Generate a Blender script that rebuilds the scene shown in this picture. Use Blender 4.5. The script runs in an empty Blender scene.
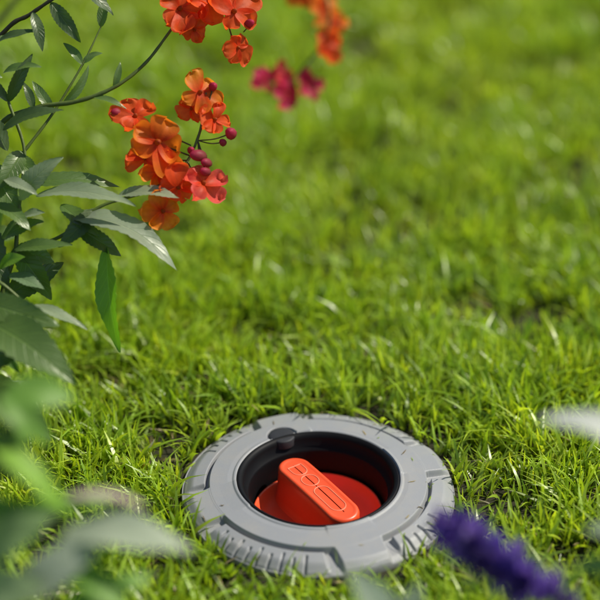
import bpy, math, random
import numpy as np
from mathutils import Vector, Matrix, noise as mn
random.seed(7); rng=np.random.default_rng(11)
scene=bpy.context.scene
scene.view_settings.view_transform='Standard'
scene.view_settings.look='None'
scene.view_settings.exposure=0
SUN_EL=math.radians(50); SUN_AZ=math.radians(74)   # azimuth clockwise from +Y
GZ=-0.003                                            # soil level

# ---------------------------------------------------------------- node helpers
def new_mat(name):
    m=bpy.data.materials.new(name); m.use_nodes=True
    nt=m.node_tree; nt.nodes.clear()
    out=nt.nodes.new('ShaderNodeOutputMaterial')
    return m,nt,out
def N(nt,t,**kw):
    n=nt.nodes.new(t)
    for k,v in kw.items():
        if k.startswith('i_'):
            n.inputs[k[2:].replace('_',' ')].default_value=v
        else: setattr(n,k,v)
    return n
def L(nt,a,b): nt.links.new(a,b)
def math_n(nt,op,a,b=None,c=None):
    n=nt.nodes.new('ShaderNodeMath'); n.operation=op
    for i,v in enumerate((a,b,c)):
        if v is None: continue
        if isinstance(v,(int,float)): n.inputs[i].default_value=v
        else: nt.links.new(v,n.inputs[i])
    return n.outputs[0]
def mixc(nt,f,a,b,mode='MIX'):
    n=nt.nodes.new('ShaderNodeMix'); n.data_type='RGBA'; n.blend_type=mode
    for sock,v in ((n.inputs['Factor'],f),(n.inputs['A'],a),(n.inputs['B'],b)):
        if isinstance(v,(int,float)): sock.default_value=v
        elif isinstance(v,tuple): sock.default_value=v if len(v)==4 else (*v,1)
        else: nt.links.new(v,sock)
    return n.outputs['Result']

def foliage_mat(name,trans=0.45,gloss=0.08,rough=0.4,tmul=(1.25,1.3,0.5),veins=False,noise_scale=0,rim=0.25):
    m,nt,out=new_mat(name)
    col=N(nt,'ShaderNodeAttribute',attribute_name='Col').outputs['Color']
    bump=None
    if veins:
        uv=N(nt,'ShaderNodeUVMap').outputs[0]
        sep=N(nt,'ShaderNodeSeparateXYZ'); L(nt,uv,sep.inputs[0])
        s=math_n(nt,'ABSOLUTE',math_n(nt,'SUBTRACT',math_n(nt,'MULTIPLY',sep.outputs[0],2.0),1.0))
        v=math_n(nt,'SUBTRACT',math_n(nt,'MULTIPLY',sep.outputs[1],9.0),math_n(nt,'MULTIPLY',s,1.9))
        fr=math_n(nt,'ABSOLUTE',math_n(nt,'SUBTRACT',math_n(nt,'FRACT',v),0.5))
        lat=math_n(nt,'SUBTRACT',1.0,math_n(nt,'SMOOTH_MIN',math_n(nt,'MULTIPLY',fr,12.0),1.0,0.3))
        mid=math_n(nt,'SUBTRACT',1.0,math_n(nt,'MINIMUM',math_n(nt,'MULTIPLY',s,14.0),1.0))
        vein=math_n(nt,'MAXIMUM',math_n(nt,'MULTIPLY',lat,0.6),mid)
        nz=N(nt,'ShaderNodeTexNoise',i_Scale=260.0,i_Detail=3.0)
        geo=N(nt,'ShaderNodeNewGeometry'); L(nt,geo.outputs['Position'],nz.inputs['Vector'])
        nz2=N(nt,'ShaderNodeTexNoise',i_Scale=45.0,i_Detail=4.0); L(nt,geo.outputs['Position'],nz2.inputs['Vector'])
        dark=mixc(nt,1.0,col,(0.6,0.62,0.6,1),'MULTIPLY')
        col=mixc(nt,nz2.outputs[0],dark,col)
        lighter=mixc(nt,1.0,col,(1.7,1.6,1.5,1),'MULTIPLY')
        col=mixc(nt,math_n(nt,'MULTIPLY',vein,0.6),col,lighter)
        h=math_n(nt,'SUBTRACT',math_n(nt,'MULTIPLY',nz.outputs[0],0.5),vein)
        b=N(nt,'ShaderNodeBump',i_Strength=0.5,i_Distance=0.0008); L(nt,h,b.inputs['Height']); bump=b.outputs[0]
    elif noise_scale:
        geo=N(nt,'ShaderNodeNewGeometry')
        nz=N(nt,'ShaderNodeTexNoise',i_Scale=noise_scale,i_Detail=4.0); L(nt,geo.outputs['Position'],nz.inputs['Vector'])
        d=mixc(nt,1.0,col,(0.72,0.6,0.6,1),'MULTIPLY'); col=mixc(nt,nz.outputs[0],d,col)
        b=N(nt,'ShaderNodeBump',i_Strength=0.4,i_Distance=0.0006); L(nt,nz.outputs[0],b.inputs['Height']); bump=b.outputs[0]
    dif=N(nt,'ShaderNodeBsdfDiffuse'); tr=N(nt,'ShaderNodeBsdfTranslucent')
    L(nt,col,dif.inputs[0]); L(nt,mixc(nt,1.0,col,(*tmul,1),'MULTIPLY'),tr.inputs[0])
    if bump: L(nt,bump,dif.inputs['Normal'])
    m1=N(nt,'ShaderNodeMixShader'); m1.inputs[0].default_value=trans
    L(nt,dif.outputs[0],m1.inputs[1]); L(nt,tr.outputs[0],m1.inputs[2])
    if gloss<=0:
        L(nt,m1.outputs[0],out.inputs[0]); return m
    gl=N(nt,'ShaderNodeBsdfGlossy',i_Roughness=rough)
    gl.inputs[0].default_value=(0.97,0.98,0.88,1)
    if bump: L(nt,bump,gl.inputs['Normal'])
    m2=N(nt,'ShaderNodeMixShader')
    if rim>0:
        lw=N(nt,'ShaderNodeLayerWeight',i_Blend=0.5)
        f=math_n(nt,'ADD',math_n(nt,'MULTIPLY',math_n(nt,'POWER',lw.outputs['Facing'],4.0),rim),gloss)
        L(nt,f,m2.inputs[0])
    else: m2.inputs[0].default_value=gloss
    L(nt,m1.outputs[0],m2.inputs[1]); L(nt,gl.outputs[0],m2.inputs[2])
    L(nt,m2.outputs[0],out.inputs[0])
    return m

def plastic(name,col,rough,dust=0.0,dustcol=(0.3,0.27,0.22),grain=0.15,spec=0.5):
    m,nt,out=new_mat(name)
    p=N(nt,'ShaderNodeBsdfPrincipled'); L(nt,p.outputs[0],out.inputs[0])
    p.inputs['Specular IOR Level'].default_value=spec
    geo=N(nt,'ShaderNodeNewGeometry')
    n1=N(nt,'ShaderNodeTexNoise',i_Scale=55.0,i_Detail=6.0,i_Roughness=0.65); L(nt,geo.outputs['Position'],n1.inputs['Vector'])
    n2=N(nt,'ShaderNodeTexNoise',i_Scale=2500.0,i_Detail=2.0); L(nt,geo.outputs['Position'],n2.inputs['Vector'])
    n3=N(nt,'ShaderNodeTexNoise',i_Scale=600.0,i_Detail=5.0,i_Roughness=0.8); L(nt,geo.outputs['Position'],n3.inputs['Vector'])
    r=N(nt,'ShaderNodeMapRange'); r.inputs[1].default_value=0.45; r.inputs[2].default_value=0.8; L(nt,n1.outputs[0],r.inputs[0])
    r3=N(nt,'ShaderNodeMapRange'); r3.inputs[1].default_value=0.56; r3.inputs[2].default_value=0.64; L(nt,n3.outputs[0],r3.inputs[0])
    f=math_n(nt,'MULTIPLY',math_n(nt,'ADD',r.outputs[0],math_n(nt,'MULTIPLY',r3.outputs[0],0.8)),dust)
    c=mixc(nt,f,(*col,1),(*dustcol,1)); L(nt,c,p.inputs['Base Color'])
    L(nt,math_n(nt,'ADD',rough,math_n(nt,'MULTIPLY',n1.outputs[0],0.12)),p.inputs['Roughness'])
    b=N(nt,'ShaderNodeBump',i_Strength=grain,i_Distance=0.0003); L(nt,n2.outputs[0],b.inputs['Height']); L(nt,b.outputs[0],p.inputs['Normal'])
    return m

# ---------------------------------------------------------------- mesh buffer
class Buf:
    def __init__(s): s.v=[];s.f=[];s.uv=[];s.c=[]
    def grid(s,pts,uvs,cols,nr,nc,wrap=False):
        o=len(s.v); s.v+=pts; s.uv+=uvs; s.c+=cols
        for i in range(nr-1):
            for j in range(nc if wrap else nc-1):
                k=(j+1)%nc
                s.f.append((o+i*nc+j,o+i*nc+k,o+(i+1)*nc+k,o+(i+1)*nc+j))
    def obj(s,name,mat,parent=None,smooth=True):
        me=bpy.data.meshes.new(name); me.from_pydata([tuple(p) for p in s.v],[],s.f)
        ca=me.color_attributes.new('Col','FLOAT_COLOR','POINT')
        arr=np.ones((len(s.v),4),dtype=np.float32); arr[:,:3]=np.array(s.c,dtype=np.float32).reshape(-1,3)
        ca.data.foreach_set('color',arr.ravel())
        ul=me.uv_layers.new(name='UVMap')
        idx=np.empty(len(me.loops),dtype=np.int32); me.loops.foreach_get('vertex_index',idx)
        ul.data.foreach_set('uv',np.array(s.uv,dtype=np.float32)[idx].ravel())
        me.materials.append(mat)
        if smooth: me.polygons.foreach_set('use_smooth',[True]*len(me.polygons))
        me.update()
        ob=bpy.data.objects.new(name,me); scene.collection.objects.link(ob)
        if parent: ob.parent=parent
        return ob
def empty(name):
    e=bpy.data.objects.new(name,None); e.empty_display_size=0.02; scene.collection.objects.link(e); return e

def catmull(pts,n=8):
    P=[pts[0]*2-pts[1]]+list(pts)+[pts[-1]*2-pts[-2]]; o=[]
    for i in range(1,len(P)-2):
        for k in range(n):
            t=k/n; a,b,c,d=P[i-1],P[i],P[i+1],P[i+2]
            o.append(0.5*((2*b)+(c-a)*t+(2*a-5*b+4*c-d)*t*t+(3*b-a-3*c+d)*t**3))
    o.append(P[-2]); return o
def tube(buf,pts,r0,r1,col,n=8,sides=8,node_every=0):
    c=catmull(pts,n); m=len(c); P=[];U=[];C=[]
    prev=Vector((0.3,0.2,0.9))
    for i,p in enumerate(c):
        t=(c[min(i+1,m-1)]-c[max(i-1,0)]).normalized()
        a=(prev-t*prev.dot(t)).normalized(); b=t.cross(a); prev=a
        r=r0+(r1-r0)*i/(m-1)
        r*=1+0.08*math.sin(i*1.7)
        for j in range(sides):
            an=2*math.pi*j/sides
            P.append(p+(a*math.cos(an)+b*math.sin(an))*r); U.append((j/sides,i/m)); C.append(col)
    buf.grid(P,U,C,m,sides,True)
    return c

def leaf(buf,base,tip,width,up,col,arch=0.12,fold=0.25,serr=0.10,wave=0.05,nl=36,shape=0.8,curl=0.0,twist=0.0):
    ax=tip-base; Ln=ax.length; a=ax.normalized()
    side=a.cross(up).normalized(); n=side.cross(a).normalized()
    P=[];U=[];C=[]; ph=random.uniform(0,6); J=8; bend=random.uniform(-.06,.06)*Ln
    for i in range(nl+1):
        t=i/nl
        w=width/2*max(0.0,math.sin(math.pi*min(1,t**shape)))**0.85+0.0002
        sw=1-serr*((i%3)/2.0) if 0.06<t<0.97 else 1
        c=base+ax*t+n*(arch*Ln*4*t*(1-t))-n*(curl*Ln*t**3)+side*bend*4*t*(1-t)
        tw=twist*t
        sd=side*math.cos(tw)+n*math.sin(tw); nn=n*math.cos(tw)-side*math.sin(tw)
        for j in range(J+1):
            s=j/J*2-1
            k=w*s*(sw if abs(s)>0.9 else 1)
            z=fold*abs(s)**1.3*w+wave*width*math.sin(t*11+ph+(1.5 if s>0 else 0))*abs(s)**1.5
            P.append(c+sd*k+nn*z); U.append(((s+1)/2,t)); C.append(col)
    buf.grid(P,U,C,nl+1,J+1)

def blob(buf,c,ax,rl,rr,col,col2=None,ns=8,nr=9):
    a=ax.normalized(); x=a.orthogonal().normalized(); y=a.cross(x)
    P=[];U=[];C=[]
    for i in range(nr):
        th=math.pi*i/(nr-1)
        for j in range(ns):
            ph=2*math.pi*j/ns
            r=math.sin(th)*rr*(1+0.06*math.sin(3*ph))+1e-5
            P.append(c+a*(-math.cos(th)*rl)+(x*math.cos(ph)+y*math.sin(ph))*r)
            U.append((j/ns,i/nr)); k=i/(nr-1); c2=col2 or col
            C.append(tuple(col[q]*(1-k)+c2[q]*k for q in range(3)))
    buf.grid(P,U,C,nr,ns,True)

def flower(buf,cbuf,c,nrm,size,inner,outer,seed=0):
    rd=random.Random(seed); nrm=nrm.normalized()
    x=nrm.orthogonal().normalized(); y=nrm.cross(x)
    rot=rd.uniform(0,6.28)
    for k in range(5):
        an=rot+k*2*math.pi/5+rd.uniform(-.28,.28)
        d=x*math.cos(an)+y*math.sin(an); s_=nrm.cross(d)
        Ln=size*0.50*rd.uniform(.7,1.15)*(1.2 if k==0 else 1); W=size*0.31*rd.uniform(.75,1.2)*(1.3 if k==0 else 1)
        lift=rd.uniform(-.30,.60); ph=rd.uniform(0,6); P=[];U=[];C=[]
        tone=rd.uniform(.85,1.15); skew=rd.uniform(-.25,.25)
        for i in range(14):
            t=i/13
            w=W*(0.15+0.85*t**0.65)*max(0.0,1-t**4.5)**0.5+0.00008
            for j in range(11):
                s=j/10*2-1
                rr=Ln*(t*(1-0.13*(1-abs(s))**2*t**6+0.03*math.sin(9*s+ph)*t**5))+size*0.03
                z=size*(lift*t*0.5-0.34*t*t*max(0,lift+.3)+0.07*math.sin(3.0*s+ph)*t**2+0.04*math.sin(8*s+2*ph)*t**3+0.14*s*s*t)
                P.append(c+d*rr+s_*(w*s+skew*Ln*t*t)+nrm*(z+0.00025*k))
                U.append(((s+1)/2,t))
                q=min(1,max(0,(t-0.12)*1.6)); edge=abs(s)*0.25*t
                vn=1-0.18*(math.cos(s*22)>0.6)*(1-t)
                C.append(tuple(min(.98,(inner[m]*(1-q)+outer[m]*q)*tone*(1+edge)*vn) for m in range(3)))
        buf.grid(P,U,C,14,11)
    blob(buf,c+nrm*size*0.05,nrm,size*0.07,size*0.055,(0.75,0.35,0.02),(0.45,0.05,0.02))
    blob(cbuf,c-nrm*size*0.07,nrm,size*0.12,size*0.05,(0.10,0.16,0.04))

# ---------------------------------------------------------------- materials
M_grass=foliage_mat('grass_blade',0.48,0.045,0.36,(1.40,1.30,0.5),rim=0)
M_leaf=foliage_mat('leaf',0.34,0.045,0.40,(1.5,1.9,0.4),veins=True,rim=.2)
M_border=foliage_mat('border_leaf',0.35,0.03,0.5,(1.1,1.2,0.7),veins=True,rim=.15)
M_stem=foliage_mat('stem',0.1,0.03,0.4,noise_scale=300,rim=.1)
M_petal=foliage_mat('petal',0.50,0.012,0.5,(1.25,1.2,0.8),noise_scale=350,rim=0)
M_grey=plastic('grey_plastic',(0.275,0.282,0.292),0.38,0.34,(0.38,0.34,0.27),0.5)
M_black=plastic('black_plastic',(0.005,0.005,0.006),0.45,0.05,(0.03,0.028,0.025),0.05,spec=.12)
M_red=plastic('orange_red_plastic',(0.86,0.085,0.020),0.32,0.10,(0.5,0.18,0.08),0.10)

# soil / distant turf
m,nt,out=new_mat('turf_ground'); M_ground=m
p=N(nt,'ShaderNodeBsdfPrincipled',i_Roughness=0.95); L(nt,p.outputs[0],out.inputs[0])
geo=N(nt,'ShaderNodeNewGeometry')
na=N(nt,'ShaderNodeTexNoise',i_Scale=120.0,i_Detail=8.0,i_Roughness=0.7); L(nt,geo.outputs['Position'],na.inputs['Vector'])
nb=N(nt,'ShaderNodeTexNoise',i_Scale=1.3,i_Detail=5.0); L(nt,geo.outputs['Position'],nb.inputs['Vector'])
soil=mixc(nt,na.outputs[0],(0.012,0.012,0.005,1),(0.055,0.05,0.018,1))
turf=mixc(nt,na.outputs[0],(0.04,0.09,0.006,1),(0.13,0.22,0.02,1))
turf=mixc(nt,nb.outputs[0],mixc(nt,1.0,turf,(0.6,0.7,0.6,1),'MULTIPLY'),turf)
dist=N(nt,'ShaderNodeVectorMath',operation='LENGTH'); L(nt,geo.outputs['Position'],dist.inputs[0])
mr=N(nt,'ShaderNodeMapRange'); mr.inputs[1].default_value=1.5; mr.inputs[2].default_value=4.5; L(nt,dist.outputs['Value'],mr.inputs[0])
L(nt,mixc(nt,mr.outputs[0],soil,turf),p.inputs['Base Color'])
b=N(nt,'ShaderNodeBump',i_Strength=0.8,i_Distance=0.006); L(nt,na.outputs[0],b.inputs['Height']); L(nt,b.outputs[0],p.inputs['Normal'])

# ---------------------------------------------------------------- ground sheet (open where the housing sits)
gb=Buf(); radii=[0.068,0.080,0.095]+list(np.geomspace(0.11,3.5,60))+[5,8,14,25,50,100,200,400]
P=[];U=[];C=[]
for r in radii:
    for j in range(160):
        a=2*math.pi*j/160; x=r*math.cos(a); y=r*math.sin(a)
        amp=min(1,max(0,(r-0.085)*12))*(1 if r<6 else 0)
        z=GZ+amp*(0.003*mn.noise(Vector((x*22,y*22,0)))+0.005*mn.noise(Vector((x*4,y*4,3))))
        P.append(Vector((x,y,z)));U.append((x,y));C.append((1,1,1))
gb.grid(P,U,C,len(radii),160,True)
gb.obj('ground',M_ground)

# ---------------------------------------------------------------- grass
def grass_arrays(x,y,h,w,az,lean,curl,col,seg=5,z0=None):
    n=len(x); t=np.linspace(0,1,seg)[None,:]
    hx=h[:,None]*(lean[:,None]*t+curl[:,None]*t**2.2)
    hz=h[:,None]*(t*np.sqrt(np.maximum(0.05,1-lean[:,None]**2*0.8))-0.45*np.abs(curl[:,None])*t**2.6)
    cx=x[:,None]+hx*np.cos(az)[:,None]; cy=y[:,None]+hx*np.sin(az)[:,None]; cz=GZ-0.002+hz
    tw=rng.normal(0,0.6,n)[:,None]+rng.normal(0,0.5,n)[:,None]*t
    sa=az[:,None]+np.pi/2+tw
    ww=w[:,None]*0.5*np.array([0.75,1.0,0.92,0.62,0.06] if seg==5 else np.linspace(1,0.05,seg))[None,:]
    sx=np.cos(sa)*ww; sy=np.sin(sa)*ww; sz=ww*0.35*np.sin(tw)
    V=np.stack([np.stack([cx-sx,cy-sy,cz-sz],-1),np.stack([cx+sx,cy+sy,cz+sz],-1)],2)
    V=V.reshape(-1,3)
    base=(np.arange(n)*seg*2)[:,None]; k=np.arange(seg-1)[None,:]*2
    F=np.stack([base+k,base+k+1,base+k+3,base+k+2],-1).reshape(-1,4)
    f=np.array([0.38,0.66,0.98,1.14,1.25][:seg])[None,:,None]  # blade feet darkened: shade in the gaps between blades painted into the colour
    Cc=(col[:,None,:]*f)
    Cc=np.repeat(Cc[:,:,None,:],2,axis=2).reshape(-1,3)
    return V,F,Cc
def fnoise(x,y,s,seed=0):
    return np.array([mn.noise(Vector((a*s,b*s,seed))) for a,b in zip(x,y)])
def tufts(nt_,x0,x1,y0,y1,per,hmul,wmul,excl=None):
    tx=rng.uniform(x0,x1,nt_); ty=rng.uniform(y0,y1,nt_)
    if excl: 
        k=excl(tx,ty); tx=tx[k]; ty=ty[k]
    clump=fnoise(tx,ty,11,1)+0.6*fnoise(tx,ty,28,4); hue=fnoise(tx,ty,3.5,5); lay=fnoise(tx,ty,6,9); fine=fnoise(tx,ty,24,13)
    k=rng.random(len(tx))<np.clip(1.0+1.3*(clump+0.06),0.38,1); tx,ty,clump,hue,lay,fine=[q[k] for q in (tx,ty,clump,hue,lay,fine)]
    n=len(tx); rep=rng.integers(per-2,per+3,n)
    i=np.repeat(np.arange(n),rep); N_=len(i)
    x=tx[i]+rng.normal(0,0.0035*wmul,N_); y=ty[i]+rng.normal(0,0.0035*wmul,N_)
    h=(0.029+0.016*clump[i]+rng.normal(0,0.0068,N_))*hmul
    az=np.where(rng.random(N_)<0.30, 3.9+lay[i]*4+rng.normal(0,0.7,N_), rng.uniform(0,2*np.pi,N_))
    lean=np.clip(rng.normal(0.30,0.22,N_),0,0.92); curl=np.clip(rng.normal(0.24,0.28,N_),-0.2,1.0)
    w=np.clip(rng.normal(0.0023,0.0007,N_),0.0010,0.0042)*wmul
    r=np.hypot(x,y)
    side=np.clip(0.62-y/0.12*0.5,0.15,1)
    near=np.clip((0.16-r)/0.06,0,1)*side
    h*=1-0.50*near
    out_=np.arctan2(y,x)
    m=(r<0.115)&(rng.random(N_)<0.50); az=np.where(m,out_+rng.normal(0,1.0,N_),az)
    ok=r>0.0925
    g=np.clip(rng.random(N_)+0.7*fine[i],0,1)[:,None]; hh=(hue[i]*0.5+0.5)[:,None]
    cA=np.array([0.12,0.28,0.014]); cB=np.array([0.39,0.56,0.030]); cC=np.array([0.56,0.62,0.08])
    col=cA*(1-g)+cB*g; col=col*(1-0.40*hh)+cC*0.40*hh
    col=np.minimum(col*rng.uniform(0.62,1.3,N_)[:,None],0.62)
    dry=rng.random(N_)<0.02; col[dry]=np.array([0.45,0.36,0.17])*rng.uniform(0.6,1.1,dry.sum())[:,None]
    h=np.maximum(h,0.007); lean=np.where(dry,0.9,lean)
    return [a[ok] for a in (x,y,h,w,az,lean,curl,col)]
parts=[]
A=(-0.65,0.65,-0.50,1.40)
parts.append(tufts(27000,*A,6,1.0,1.0,lambda x,y:np.hypot(x,y)>0.09))
parts.append(tufts(4500,-.35,.35,-.35,.30,6,0.8,0.9,lambda x,y:np.hypot(x,y)>0.09))
parts.append(tufts(13000,-3.2,3.2,-2.5,4.2,5,1.15,2.6,lambda x,y:~((x>A[0])&(x<A[1])&(y>A[2])&(y<A[3]))))
n=22000; tx=rng.uniform(-.6,.6,n); ty=rng.uniform(-.4,1.1,n); k=np.hypot(tx,ty)>0.097; tx=tx[k];ty=ty[k];n=len(tx)
col=np.where((rng.random(n)<0.40)[:,None],np.array([[0.45,0.36,0.19]]),np.array([[0.14,0.26,0.02]]))*rng.uniform(.5,1.2,n)[:,None]
parts.append([tx,ty,rng.uniform(0.008,0.024,n),rng.uniform(.0006,.0017,n),rng.uniform(0,6.28,n),np.full(n,0.97),rng.uniform(0,.3,n),col])
n=46; a=rng.uniform(0,2*np.pi,n); rr=rng.uniform(.094,.103,n)
col=np.array([[0.36,0.55,0.03]])*rng.uniform(.6,1.1,n)[:,None]
parts.append([rr*np.cos(a),rr*np.sin(a),rng.uniform(.018,.032,n),rng.uniform(.0014,.0026,n),a+np.pi+rng.normal(0,1.0,n),rng.uniform(.1,.45,n),rng.uniform(.2,.6,n),col])
Vs=[];Fs=[];Cs=[];o=0
for q in parts:
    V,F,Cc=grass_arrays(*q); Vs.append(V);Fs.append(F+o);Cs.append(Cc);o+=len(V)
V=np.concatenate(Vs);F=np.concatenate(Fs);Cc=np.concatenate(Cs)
me=bpy.data.meshes.new('lawn_grass')
me.vertices.add(len(V)); me.vertices.foreach_set('co',V.astype(np.float32).ravel())
me.loops.add(len(F)*4); me.loops.foreach_set('vertex_index',F.astype(np.int32).ravel())
me.polygons.add(len(F)); me.polygons.foreach_set('loop_start',np.arange(len(F),dtype=np.int32)*4)
me.polygons.foreach_set('loop_total',np.full(len(F),4,dtype=np.int32))
me.update(calc_edges=True)
me.polygons.foreach_set('use_smooth',np.ones(len(F),dtype=bool))
ca=me.color_attributes.new('Col','FLOAT_COLOR','POINT')
arr=np.ones((len(V),4),dtype=np.float32); arr[:,:3]=Cc; ca.data.foreach_set('color',arr.ravel())
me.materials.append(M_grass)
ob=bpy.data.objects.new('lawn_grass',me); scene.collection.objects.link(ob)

# ---------------------------------------------------------------- water outlet with twist handle
outlet=empty('garden_water_outlet')
def sm(a,b,x):
    t=min(1,max(0,(x-a)/(b-a))); return t*t*(3-2*t)
LUG=[math.radians(20+90*k) for k in range(4)]
def adiff(a,b): return (a-b+math.pi)%(2*math.pi)-math.pi
KA=math.radians(116)
def ring_h(r,th):
    R=r*1000
    dl=min(abs(adiff(th,l)) for l in LUG); arc=math.degrees(dl)
    z=10.0-0.10*max(0,R-60)
    flange=1-sm(71.6,73.2,R)
    arcz=7.6-0.22*(R-74)-3.2*sm(82.0,90.0,R)-1.2*sm(88,90,R)
    inarc=sm(16.5,18.3,arc+(R-74)*0.10)
    chan=3.6
    segz=chan+(arcz-chan)*sm(74.0,75.3,R)
    lug_in=1-sm(11.6,13.6,arc+(R-74)*0.16)
    lugz=8.6-0.13*(R-72)-3.0*sm(83.0,89.8,R)-1.0*sm(88,90,R)
    low=segz*inarc+(1-inarc)*(chan-0.10*(R-74)-1.2*sm(85,90,R))
    low=low*(1-lug_in)+lugz*lug_in if R>72 else low
    zz=z*flange+low*(1-flange) if R<74 else low
    if R<74 and lug_in>0: zz=max(zz,lugz*lug_in+zz*(1-lug_in))
    for l in LUG:
        d=math.degrees(adiff(th,l))
        if 19<d<69:
            k=(d-22.5)/5.2; fr=abs(k-round(k)); ln=77.5+(2.5 if round(k)%2 else 0)
            if 0<=round(k)<=8 and (round(k)<=4 or l in (LUG[0],LUG[2])):
                zz-=2.0*(1-sm(0.06,0.14,fr))*sm(ln,ln+1.2,R)
    dx=r*math.cos(th)-0.0560*math.cos(KA); dy=r*math.sin(th)-0.0560*math.sin(KA)
    zz-=1.6*(1-sm(0.0098,0.0106,math.hypot(dx,dy)))
    zz+=0.8*(1-sm(55.5,57.0,R))
    return zz/1000
rb=Buf(); P=[];U=[];C=[]
rlist=[(0.0900,-0.014),(0.0906,-0.003),(0.0905,-0.0006),(0.0901,0.0008)]+[(r,None) for r in np.linspace(0.0896,0.0545,120)]+[(0.0536,0.0090),(0.0532,0.0078),(0.0531,-0.002)]
NT=1080
for (r,z0) in rlist:
    for j in range(NT):
        th=2*math.pi*j/NT
        z=ring_h(r,th) if z0 is None else z0
        P.append(Vector((r*math.cos(th),r*math.sin(th),z)));U.append((r*10,th));C.append((1,1,1))
rb.grid(P,U,C,len(rlist),NT,True); rb.obj('cover_ring',M_grey,outlet)
def revolve(name,prof,mat,nt_=192):
    b=Buf();P=[];U=[];C=[]
    for r,z in prof:
        for j in range(nt_):
            a=2*math.pi*j/nt_; P.append(Vector((r*math.cos(a),r*math.sin(a),z)));U.append((r,z));C.append((1,1,1))
    b.grid(P,U,C,len(prof),nt_,True); return b.obj(name,mat,outlet)
mm=0.001
revolve('inner_collar',[(54.0*mm,4*mm),(54.0*mm,9.6*mm),(53.4*mm,10.8*mm),(52.4*mm,11.0*mm),(50.4*mm,9.4*mm),(49.4*mm,7.6*mm),(49.0*mm,2*mm),(46.6*mm,0.5*mm),(46.0*mm,-1*mm),(45.4*mm,-17*mm),(45.0*mm,-25*mm),(20*mm,-27*mm),(0.5*mm,-27*mm)],M_black)
revolve('housing',[(68*mm,-4*mm),(68*mm,-90*mm),(1*mm,-90*mm)],M_black)
dish=[(43.6*mm,-24*mm),(43.6*mm,-17.2*mm),(43.2*mm,-16.4*mm),(42.4*mm,-16.2*mm),(41.6*mm,-16.8*mm),(39.5*mm,-20*mm),(34*mm,-22.0*mm),(25*mm,-23*mm),(14*mm,-23*mm),(1*mm,-23*mm)]
revolve('dial_dish',dish,M_red)
hb=Buf(); HA=math.radians(-56); hd=Vector((math.cos(HA),math.sin(HA),0)); hs=Vector((-hd.y,hd.x,0))
def stadium(Lh,Wh,n=24):
    o=[]
    for s in (1,-1):
        for k in range(n+1):
            a=-math.pi/2+math.pi*k/n
            o.append((s*(Lh-Wh)+s*math.cos(a)*Wh, s*math.sin(a)*Wh))
    res=[]
    for i in range(len(o)):
        a=o[i]; b_=o[(i+1)%len(o)]; res.append(a)
        d=math.hypot(a[0]-b_[0],a[1]-b_[1])
        if d>0.008:
            for q in range(1,12): res.append((a[0]+(b_[0]-a[0])*q/12,a[1]+(b_[1]-a[1])*q/12))
    return res
levels=[(-24.5,42.0,17.0),(-22,41.6,14.0),(-18,41.0,12.2),(-11,40.0,11.4),(-4,39.2,11.2),(0.5,39.0,11.4),(1.9,38.4,10.9),(2.6,37.4,10.0),(2.8,36.2,8.9),(2.3,35.2,8.0),(2.1,34,7.0),(2.0,31,2.4),(2.0,30,0.4)]
P=[];U=[];C=[]; ns=None
for z,lh,wh in levels:
    stt=stadium(lh*mm,wh*mm); ns=len(stt)
    for (a,b_) in stt:
        q=a*1000; zz=z+(0.0007*q*q if z>-5 else 0)*(-1)+(-0.03*q if z>-8 else 0)
        P.append(hd*a+hs*b_+Vector((0,0,zz*mm)));U.append((a,b_));C.append((1,1,1))
hb.grid(P,U,C,len(levels),ns,True); hb.obj('twist_handle',M_red,outlet)
sb=Buf()
def hz(a): return (2.02-0.0007*a*a-0.03*a)
def closed_line(pts,r):
    n=len(pts);P=[];U=[];C=[]
    prof=[(-1.5,-0.6),(-1.0,0.55),(-0.5,0.8),(0.5,0.8),(1.0,0.55),(1.5,-0.6)]
    for i in range(n+1):
        p=pts[i%n]; t=(pts[(i+1)%n]-pts[(i-1)%n]).normalized(); up=Vector((0,0,1)); s=t.cross(up).normalized()
        for (a,h) in prof:
            P.append(p+s*a*r+up*h*r); U.append((0,0)); C.append((1,1,1))
    sb.grid(P,U,C,n+1,6,False)
def hp(a,b_): 
    return hd*(a*mm)+hs*(b_*mm)+Vector((0,0,(hz(a)+0.12)*mm))
def stad_sym(cx,l,w,half=False):
    pts=[]; nn=16
    for k in range(nn+1):
        an=-math.pi/2+math.pi*k/nn; pts.append((cx+(l-w)+w*math.cos(an),w*math.sin(an)))
    def seg(a,b_,n=10): 
        for q in range(1,n): pts.append((a[0]+(b_[0]-a[0])*q/n,a[1]+(b_[1]-a[1])*q/n))
    if half:
        seg(pts[-1],(cx-l,w)); pts.append((cx-l,w)); seg((cx-l,w),(cx-l,-w)); pts.append((cx-l,-w)); seg((cx-l,-w),(cx+l-w,-w))
    else:
        seg(pts[-1],(cx-(l-w),w))
        for k in range(nn+1):
            an=math.pi/2+math.pi*k/nn; pts.append((cx-(l-w)+w*math.cos(an),w*math.sin(an)))
        seg(pts[-1],(cx+(l-w),-w))
    closed_line([hp(*q) for q in pts],0.36*mm)
stad_sym(-23,5.6,5.2,True); stad_sym(-9.5,6.2,5.6); stad_sym(13.5,14,5.6)
sb.obj('handle_symbols',plastic('pale_orange_red_plastic',(0.88,0.20,0.10),0.4,0.05,(0.5,0.16,0.07),0.1),outlet)  # symbols in a paler orange-red than the handle
kb=Buf(); kc=Vector((math.cos(KA)*0.0560,math.sin(KA)*0.0560,0))
P=[];U=[];C=[]
for (r,z) in [(9.2,4),(9.2,9.3),(8.8,9.9),(7.8,10.2),(4,10.3),(0.2,10.3)]:
    for j in range(48):
        a=2*math.pi*j/48; P.append(kc+Vector((r*mm*math.cos(a),r*mm*math.sin(a),z*mm)));U.append((0,0));C.append((1,1,1))
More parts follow.
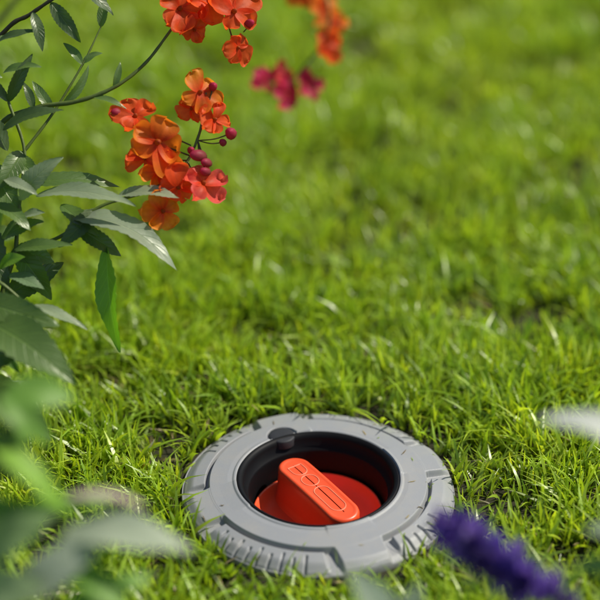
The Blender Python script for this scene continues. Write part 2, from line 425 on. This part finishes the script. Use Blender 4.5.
kb.grid(P,U,C,6,48,True); kb.obj('lid_hinge_tab',plastic('dark_grey_plastic',(0.025,0.026,0.03),0.5,0.10,(.1,.09,.08),spec=.3),outlet)
# bits of mown grass lying on the cover
cb=Buf(); rc=random.Random(21)
for k in range(26):
    th=rc.uniform(0,6.28); r=rc.uniform(.060,.088); az=rc.uniform(0,6.28); ln=rc.uniform(.002,.008); wd=rc.uniform(.0005,.0012)
    c=rc.choice([(0.30,.45,.04),(0.45,.36,.18),(0.2,.15,.08)]); P=[];U=[];C=[]
    for i in range(5):
        q=(i/4-.5)*ln; x=r*math.cos(th)+q*math.cos(az); y=r*math.sin(th)+q*math.sin(az)
        z=max(ring_h(min(.0896,max(.055,math.hypot(x,y))),math.atan2(y,x)),0)+.0004+.0006*abs(i/4-.5)
        for s in (-1,1):
            w_=wd*.5*(1-abs(i/4-.5)*1.2)*s
            P.append(Vector((x-math.sin(az)*w_,y+math.cos(az)*w_,z))); U.append((0,0)); C.append(c)
    cb.grid(P,U,C,5,2)
cb.obj('grass_clippings',M_grass,outlet)

# ---------------------------------------------------------------- plants
LE=math.radians(29)      # the border plants lean over the lawn
UX=Vector((1,0,0)); UZ=Vector((0,math.sin(LE),math.cos(LE))); UY=Vector((0,math.cos(LE),-math.sin(LE)))
def frame(org,unit):
    o=Vector(org)
    return lambda a,b,d=0: o+(UX*a+UZ*(300-b)+UY*d)*unit
f1=frame((-0.206,0.040,0.122),0.000648)
f13=frame((-0.2647,0.302,-0.0232),0.000843)
f07=frame((-0.1578,-0.179,0.2434),0.000486)
f06=frame((-0.152,-0.2053,0.2579),0.000467)
dark=(0.075,0.125,0.035); mid=(0.12,0.20,0.045); pale=(0.32,0.38,0.24); bright=(0.18,0.34,0.03)

plant=empty('orange_flowering_plant')
st=Buf(); lv=Buf(); fl=Buf(); bd=Buf()
SC=(0.12,0.18,0.04); SCd=(0.06,0.055,0.03)
root=Vector((-0.285,0.06,GZ-0.005)); root2=Vector((-0.25,0.01,GZ-0.005)); root3=Vector((-0.31,0.10,GZ-0.005))
tube(st,[root2,f1(-50,480,10),f1(-20,380,5),f1(0,300,0),f1(15,250,0)],.0028,.0018,SC)
tube(st,[f1(15,250,0),f1(60,237,-5),f1(100,207,-5),f1(150,190,0),f1(183,165,5),f1(199,130,5),f1(205,92,5)],.0013,.0007,SC)
tube(st,[f1(15,250,0),f1(18,200,5),f1(22,150,10),f1(5,100,15)],.0015,.001,SC)
tube(st,[root,f1(-90,400,40),f1(-55,230,30),f1(-10,130,20),f1(30,107,15),f1(75,100,10),f1(112,86,10),f1(142,62,15),f1(166,30,20),f1(190,-5,25),f1(230,-40,30)],.0024,.0005,SC)
tube(st,[root3,f1(-120,300,60),f1(-60,100,40),f1(0,28,20),f1(26,12,15),f1(58,-8,10),f1(110,-40,10)],.0022,.0009,SCd)
tube(st,[root3,f13(-90,200,0),f13(0,20,0),f13(120,-70,0),f13(250,-60,0),f13(320,-10,0),f13(326,35,0),f13(300,72,0),f13(280,92,0)],.0028,.0007,SC)
tube(st,[root,f1(-60,420,-20),f1(-30,330,-30),f1(-5,280,-40),f1(40,310,-40)],.002,.001,SC)
tube(st,[f1(22,150,10),f1(50,110,18),f1(78,60,28),f1(95,20,40)],.0011,.0005,SC)
u=0.000648
def lf(b,t,w,col,up=(0.1,-0.35,1),arch=.10,fold=.22,fr=f1,un=u,**k):
    leaf(lv,fr(*b),fr(*t),w*un*.9,Vector(up),col,arch,fold,**k)
lf((2,130,0),(64,111,-5),17,dark,(0.1,-.5,1))
lf((18,200,0),(64,158,-10),24,pale,(0.4,-.7,.8),twist=.3)
lf((36,196,-5),(138,208,-25),24,pale,(0.25,-.35,1))
lf((20,185,0),(118,186,15),22,mid,(0.3,-.4,1))
lf((118,196,-5),(180,199,-15),20,pale,(0.35,-.3,1))
lf((66,218,-5),(178,271,-20),36,(0.30,0.35,0.25),(0.40,-.30,1),arch=.14)
lf((60,205,0),(100,238,-10),22,mid,(0.1,-.4,1))
lf((106,246,0),(116,352,-15),34,(0.2,.38,.04),(-.6,-.75,.2),arch=.05,fold=.3,curl=.06)
lf((36,305,-35),(93,329,-45),16,pale,(0.3,-.2,1))
lf((0,240,0),(44,222,-5),24,mid); lf((10,252,0),(52,262,10),26,mid,(0.3,-.8,.7))
lf((0,262,0),(-20,300,0),30,mid); lf((15,250,0),(50,300,5),28,mid,(-.1,-.8,.5))
lf((5,150,10),(-30,110,0),24,dark); lf((10,155,10),(38,180,0),22,mid,(0.2,-.7,.8))
lf((20,150,10),(0,190,-10),24,mid,(0.2,-.8,.6))
lf((5,100,15),(30,52,10),15,dark,(.5,-.7,.5)); lf((5,100,15),(-30,70,10),18,dark)
lf((48,0,12),(78,40,15),18,dark,(-.3,-.6,.7)); lf((30,10,12),(40,50,10),14,dark,(.4,-.7,.7)); lf((75,-12,12),(110,12,20),18,dark)
lf((0,30,20),(-30,60,20),22,mid); lf((90,95,10),(125,108,8),9,mid); lf((60,103,12),(85,62,20),11,mid,(.6,-.7,.3))
lf((50,110,18),(28,78,20),12,mid,(.3,-.8,.5)); lf((78,60,28),(98,48,30),10,mid); lf((78,60,28),(58,38,30),10,mid,(.3,-.8,.5)); lf((95,20,40),(100,-10,40),12,mid)
lf((30,107,15),(20,80,15),10,dark,(.3,-.8,.5)); lf((112,86,10),(118,60,12),8,mid,(.3,-.8,.3)); lf((0,72,10),(40,66,5),13,mid); lf((-5,40,10),(38,30,8),12,dark)
lf((0,300,0),(60,262,20),28,dark,(.2,-.9,.5)); lf((-10,310,0),(50,340,-40),36,mid,(0.2,-.7,.8))
lf((-5,320,-60),(92,380,-110),52,mid,(.3,-.6,.8),arch=.15); lf((-15,300,-50),(70,325,-70),34,mid,(.3,-.7,.7))
lf((-30,350,-60),(40,350,-90),50,dark,(.3,-.8,.6)); lf((-20,380,-60),(70,430,-120),44,mid,(.4,-.6,.8))
lf((-30,210,0),(10,290,-10),40,dark,(.3,-.9,.4)); lf((-20,160,10),(20,215,5),32,mid,(.3,-.9,.4))
lf((95,210,-5),(60,248,-15),22,dark,(0.2,-.6,.8)); lf((75,226,-5),(120,256,5),22,dark,(-.1,-.5,.8))
lf((14,225,0),(48,214,-20),18,pale,(.3,-.3,1)); lf((10,275,-10),(48,290,-25),20,(0.18,.27,.13),(.3,-.3,1)); lf((-5,205,-10),(34,232,-22),20,mid,(.4,-.4,1))
lf((15,250,-10),(75,246,-20),18,mid,(.3,-.4,1)); lf((5,180,-8),(40,196,-20),16,pale,(.3,-.4,1)); lf((0,268,-12),(30,258,-30),18,bright,(.3,-.5,.8))
rd=random.Random(5)
for k in range(150):
    b=Vector((-0.275+rd.gauss(0,.05),0.07+rd.gauss(0,.07),rd.uniform(0.03,0.30)))
    if b.x>-0.215: b.x=-0.215-rd.random()*.03
    d=Vector((rd.gauss(0,1),rd.gauss(0,1),rd.gauss(0.1,.5))).normalized()*rd.uniform(.025,.05)
    if b.x+d.x>-0.195: d.x*=-1
    c=rd.choice([dark,mid,mid,(0.12,0.22,0.05)])
    leaf(lv,b,b+d,rd.uniform(.010,.018),Vector((rd.gauss(0,.4),rd.gauss(-.2,.4),1)),c,.1,.25,nl=18)
    if k%3==0: tube(st,[Vector((root.x+rd.gauss(0,.01),root.y+rd.gauss(0,.01),GZ)),(root+b)/2+Vector((rd.gauss(0,.01),0,.02)),b],.0018,.0008,SC,n=5,sides=6)
OR=(0.97,0.28,0.025); RO=(0.96,0.14,0.030); PK=(0.92,0.14,0.12); CR=(0.72,0.045,0.16); INR=(0.88,0.09,0.015)
def fw(p,n,s,o,i=INR,seed=0,fr=f1,un=u,stem=None):
    c=fr(*p); nv=Vector(n).normalized(); flower(fl,bd,c,nv,s*un,i,o,seed)
    if stem is not None: tube(st,[fr(*stem),(fr(*stem)+c)/2-nv*.002,c-nv*s*un*.15],.0005,.0006,(0.10,0.09,0.03),n=5,sides=6)
fw((157,143,-8),(.45,-1,.5),60,OR,seed=1,stem=(188,155,5))
fw((134,116,5),(.2,-.6,.8),44,RO,seed=2,stem=(190,145,5))
fw((158,172,0),(.6,-.8,.3),42,OR,seed=3,stem=(186,162,5))
fw((162,211,-4),(.5,-.9,.2),42,OR,seed=4,stem=(176,172,5))
fw((178,188,-6),(.5,-.9,.4),38,RO,seed=5,stem=(182,167,5))
fw((202,184,-2),(.6,-.6,.8),46,PK,seed=6,stem=(186,160,5))
fw((199,92,2),(.5,-.8,.6),44,OR,seed=7,stem=(203,110,5))
fw((213,119,5),(.8,-.6,.4),36,RO,seed=8,stem=(202,125,5))
fw((190,108,8),(.1,-.6,.6),30,RO,seed=9,stem=(202,118,5))
fw((144,158,6),(-.1,-.7,.4),34,RO,seed=15,stem=(186,160,5))
fw((178,6,15),(.3,-.8,.6),48,RO,seed=10,stem=(180,10,22))
fw((232,8,20),(.5,-.7,.6),50,RO,seed=11,stem=(195,-10,25))
fw((192,26,20),(.5,-1,.2),34,RO,seed=12,stem=(178,14,22))
fw((236,44,20),(.6,-.9,.2),34,RO,seed=13,stem=(215,-20,28))
fw((206,-4,24),(.5,-.7,.6),40,RO,seed=14,stem=(195,-10,25))
for (p,s,c,sd) in [((320,8,0),40,OR,20),((327,44,0),34,RO,21),((334,22,10),28,OR,22),((305,-6,0),30,OR,23)]:
    fw(p,(rd.gauss(.6,.3),-.8,.5),s,c,seed=sd,fr=f13,un=0.000843,stem=(324,20,0))
for (p,s,c,sd) in [((286,94,0),32,CR,24),((264,80,0),28,CR,25),((308,84,5),30,CR,26),((284,76,5),24,PK,27)]:
    fw(p,(rd.gauss(.6,.3),-.8,.5),s,c,i=(.60,.03,.09),seed=sd,fr=f13,un=0.000843,stem=(292,84,0))
for p,s in [((230,133,5),8),((198,156,-3),8),((206,163,-2),6),((205,172,-4),6),((222,142,5),5),((116,112,5),6),((212,86,5),6),((248,20,20),6),((190,150,2),5)]:
    blob(bd,f1(*p),Vector((rd.gauss(0,.6),-.5,.4)),s*u*1.2,s*u*.75,(.12,.10,.03),(.75,.05,.16),ns=10)
    tube(st,[f1(197,140,5),f1((197+p[0])/2,(140+p[1])/2+2,5),f1(*p)] if p[0]<235 and p[0]>150 else [f1(p[0]-6,p[1]+8,p[2]+3),f1(p[0]-3,p[1]+5,p[2]+1),f1(*p)],.0004,.0005,(0.10,0.09,0.03),n=4,sides=5)
st.obj('stems',M_stem,plant); lv.obj('leaves',M_leaf,plant); fl.obj('petals',M_petal,plant); bd.obj('buds_and_calyces',M_petal,plant)

plant2=empty('leafy_border_plant'); st=Buf(); lv=Buf()
r2=Vector((-0.22,-0.21,GZ-.005)); u6=0.000467
hub=f06(-20,520,0)
tube(st,[r2,(r2+hub)/2+Vector((.01,0,0)),hub,f06(10,440,0),f06(0,390,0)],.003,.0015,SC)
tube(st,[r2+Vector((.01,.01,0)),f06(0,740,20),f06(40,640,10),f06(60,560,0),f06(65,520,0)],.0025,.0012,SC)
sil=(0.50,0.56,0.42); gre=(0.19,0.38,0.05)
for b,t,w,c,up in [
  ((58,536,0),(196,552,-10),46,sil,(.5,-.3,1)),
  ((62,500,5),(148,508,0),12,(0.74,0.56,0.52),(.5,-.3,1)),
  ((-10,440,0),(66,512,-5),30,(0.28,.52,.04),(.8,-.5,.5)),
  ((0,400,10),(70,400,40),40,gre,(.5,-.5,.8)),
  ((-10,520,0),(120,500,30),24,gre,(.4,-.4,1)),
  ((10,600,-10),(118,524,-5),40,sil,(.6,-.4,1)),
  ((-30,560,0),(60,510,-20),40,(0.32,0.46,0.18),(.5,-.7,.8)),
  ((-30,600,0),(50,580,-40),50,(0.34,0.46,0.22),(.5,-.6,.8)),
  ((50,560,0),(130,610,-20),34,gre,(.5,-.4,1)),
  ((-20,500,0),(40,540,20),40,gre,(.4,-.8,.5)),
  ((-20,470,0),(30,420,20),30,gre,(.6,-.8,.5)),
  ((0,390,0),(50,445,10),30,gre,(.6,-.8,.6)),
  ((-30,430,10),(24,480,10),34,mid,(.5,-.8,.6)),
  ((60,620,0),(150,580,30),30,gre,(.4,-.4,1)),
  ((-20,640,0),(90,640,-20),60,mid,(.3,-.6,1))]:
    leaf(lv,f06(*b),f06(*t),w*u6,Vector(up),c,.12,.2)
for k in range(60):
    z=rd.uniform(0.02,0.20); b=Vector((-0.235+rd.gauss(0,.03),-0.21+rd.gauss(0,.04),z))
    d=Vector((rd.gauss(-.3,1),rd.gauss(0,1),rd.gauss(0,.4))).normalized()*rd.uniform(.03,.055)
    if b.x+d.x>-0.19 : d.x=-abs(d.x)
    leaf(lv,b,b+d,rd.uniform(.014,.024),Vector((rd.gauss(0,.3),rd.gauss(-.2,.3),1)),rd.choice([mid,gre,gre]),.1,.25,nl=18)
    if k%3==0: tube(st,[r2,(r2+b)/2+Vector((0,0,.015)),b],.0018,.0008,SC,n=5,sides=6)
st.obj('stems',M_stem,plant2); lv.obj('leaves',M_border,plant2)

plant3=empty('purple_salvia_plant'); st=Buf(); lv=Buf(); fl=Buf(); u7=0.000486
ax=[f07(440,520,10),f07(474,545,0),f07(520,575,-5),f07(575,608,0),f07(620,690,10),Vector((0.16,-0.21,GZ-.004))]
pts=tube(st,ax,.0007,.0018,(0.05,0.06,0.05),n=16)
for i in range(0,50):
    p=pts[i]; t=(pts[i+1]-pts[max(0,i-1)]).normalized(); env=0.42+0.85*math.sin(math.pi*min(1,(i+2)/50)**1.1)
    env*=1+0.35*math.sin(i*1.1)
    x=t.orthogonal().normalized(); y=t.cross(x)
    for q in range(7):
        a=rd.uniform(0,6.28); d=(x*math.cos(a)+y*math.sin(a)); dd=(d-t*rd.uniform(.1,.9)).normalized()
        Ln=rd.uniform(.005,.015)*env
        col=rd.choice([(0.18,0.11,0.66),(0.25,0.16,0.74),(0.08,0.04,0.36),(0.38,0.27,0.82)])
        leaf(fl,p+d*.0008,p+dd*Ln,Ln*.55,t.cross(dd)*rd.uniform(-1,1)-t,col,.1,.3,serr=0,nl=6)
for b,t,w in [((600,640,0),(540,600,20),24),((610,660,0),(660,600,0),26),((612,690,0),(560,690,0),26)]:
    leaf(lv,f07(*b),f07(*t),w*u7,Vector((0.2,-.3,1)),mid,.1,.2)
st.obj('stem',M_stem,plant3); fl.obj('florets',M_petal,plant3); lv.obj('leaves',M_leaf,plant3)

plant4=empty('painted_sheen_plant'); st=Buf(); lv=Buf()
r4=Vector((0.20,-0.24,GZ-.005)); SHEEN=(0.76,0.77,0.74)  # near-white leaf colour paints in the reflection on a glossy leaf
tube(st,[r4,f06(700,700,0),f06(670,560,0),f06(640,450,0)],.0028,.0014,(.2,.24,.16))
for b,t,w,c in [((648,462,0),(538,419,0),36,SHEEN),((660,540,0),(582,528,-10),30,(0.38,0.46,.32)),((665,575,0),(570,572,10),30,(0.2,.34,.1)),
                ((645,450,0),(680,390,0),40,SHEEN),((670,600,0),(740,560,0),44,SHEEN),((680,640,0),(600,600,30),40,(0.2,.34,.1))]:
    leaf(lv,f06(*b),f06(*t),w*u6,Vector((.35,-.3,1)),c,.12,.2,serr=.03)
r5=Vector((0.02,-0.26,GZ-.005))
tube(st,[r5,f06(420,820,0),f06(400,700,0),f06(395,640,0)],.0025,.0014,(.2,.24,.16))
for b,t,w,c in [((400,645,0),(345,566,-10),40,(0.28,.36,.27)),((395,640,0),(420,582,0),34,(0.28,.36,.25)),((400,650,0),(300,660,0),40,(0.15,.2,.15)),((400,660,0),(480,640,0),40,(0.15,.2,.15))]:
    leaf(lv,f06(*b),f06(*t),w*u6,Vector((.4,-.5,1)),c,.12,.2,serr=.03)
st.obj('stems',M_stem,plant4); lv.obj('leaves',M_border,plant4)

# ---------------------------------------------------------------- light, sky, camera
w=bpy.data.worlds.new('World'); scene.world=w; w.use_nodes=True; nt=w.node_tree
sky=nt.nodes.new('ShaderNodeTexSky'); sky.sky_type='NISHITA'; sky.sun_disc=False
sky.sun_elevation=SUN_EL; sky.sun_rotation=SUN_AZ
bg=nt.nodes['Background']; bg.inputs[1].default_value=0.10; nt.links.new(sky.outputs[0],bg.inputs[0])
sd=bpy.data.lights.new('sun','SUN'); sd.energy=5.0; sd.angle=math.radians(.5); sd.color=(1,.95,.83)
so=bpy.data.objects.new('sun',sd); scene.collection.objects.link(so)
dirv=Vector((math.sin(SUN_AZ)*math.cos(SUN_EL),math.cos(SUN_AZ)*math.cos(SUN_EL),math.sin(SUN_EL)))
so.rotation_euler=dirv.to_track_quat('Z','Y').to_euler(); so.location=dirv*5
cd=bpy.data.cameras.new('camera'); cam=bpy.data.objects.new('camera',cd); scene.collection.objects.link(cam)
cam.location=(-0.012,-0.835,0.607); cam.rotation_euler=(math.radians(61),0,0)
cd.sensor_width=36; cd.lens=92.6; cd.clip_start=0.02; cd.clip_end=2000
cd.dof.use_dof=True; cd.dof.focus_distance=1.02; cd.dof.aperture_fstop=3.0; cd.dof.aperture_blades=9
scene.camera=cam
print('blades',len(F)//4)
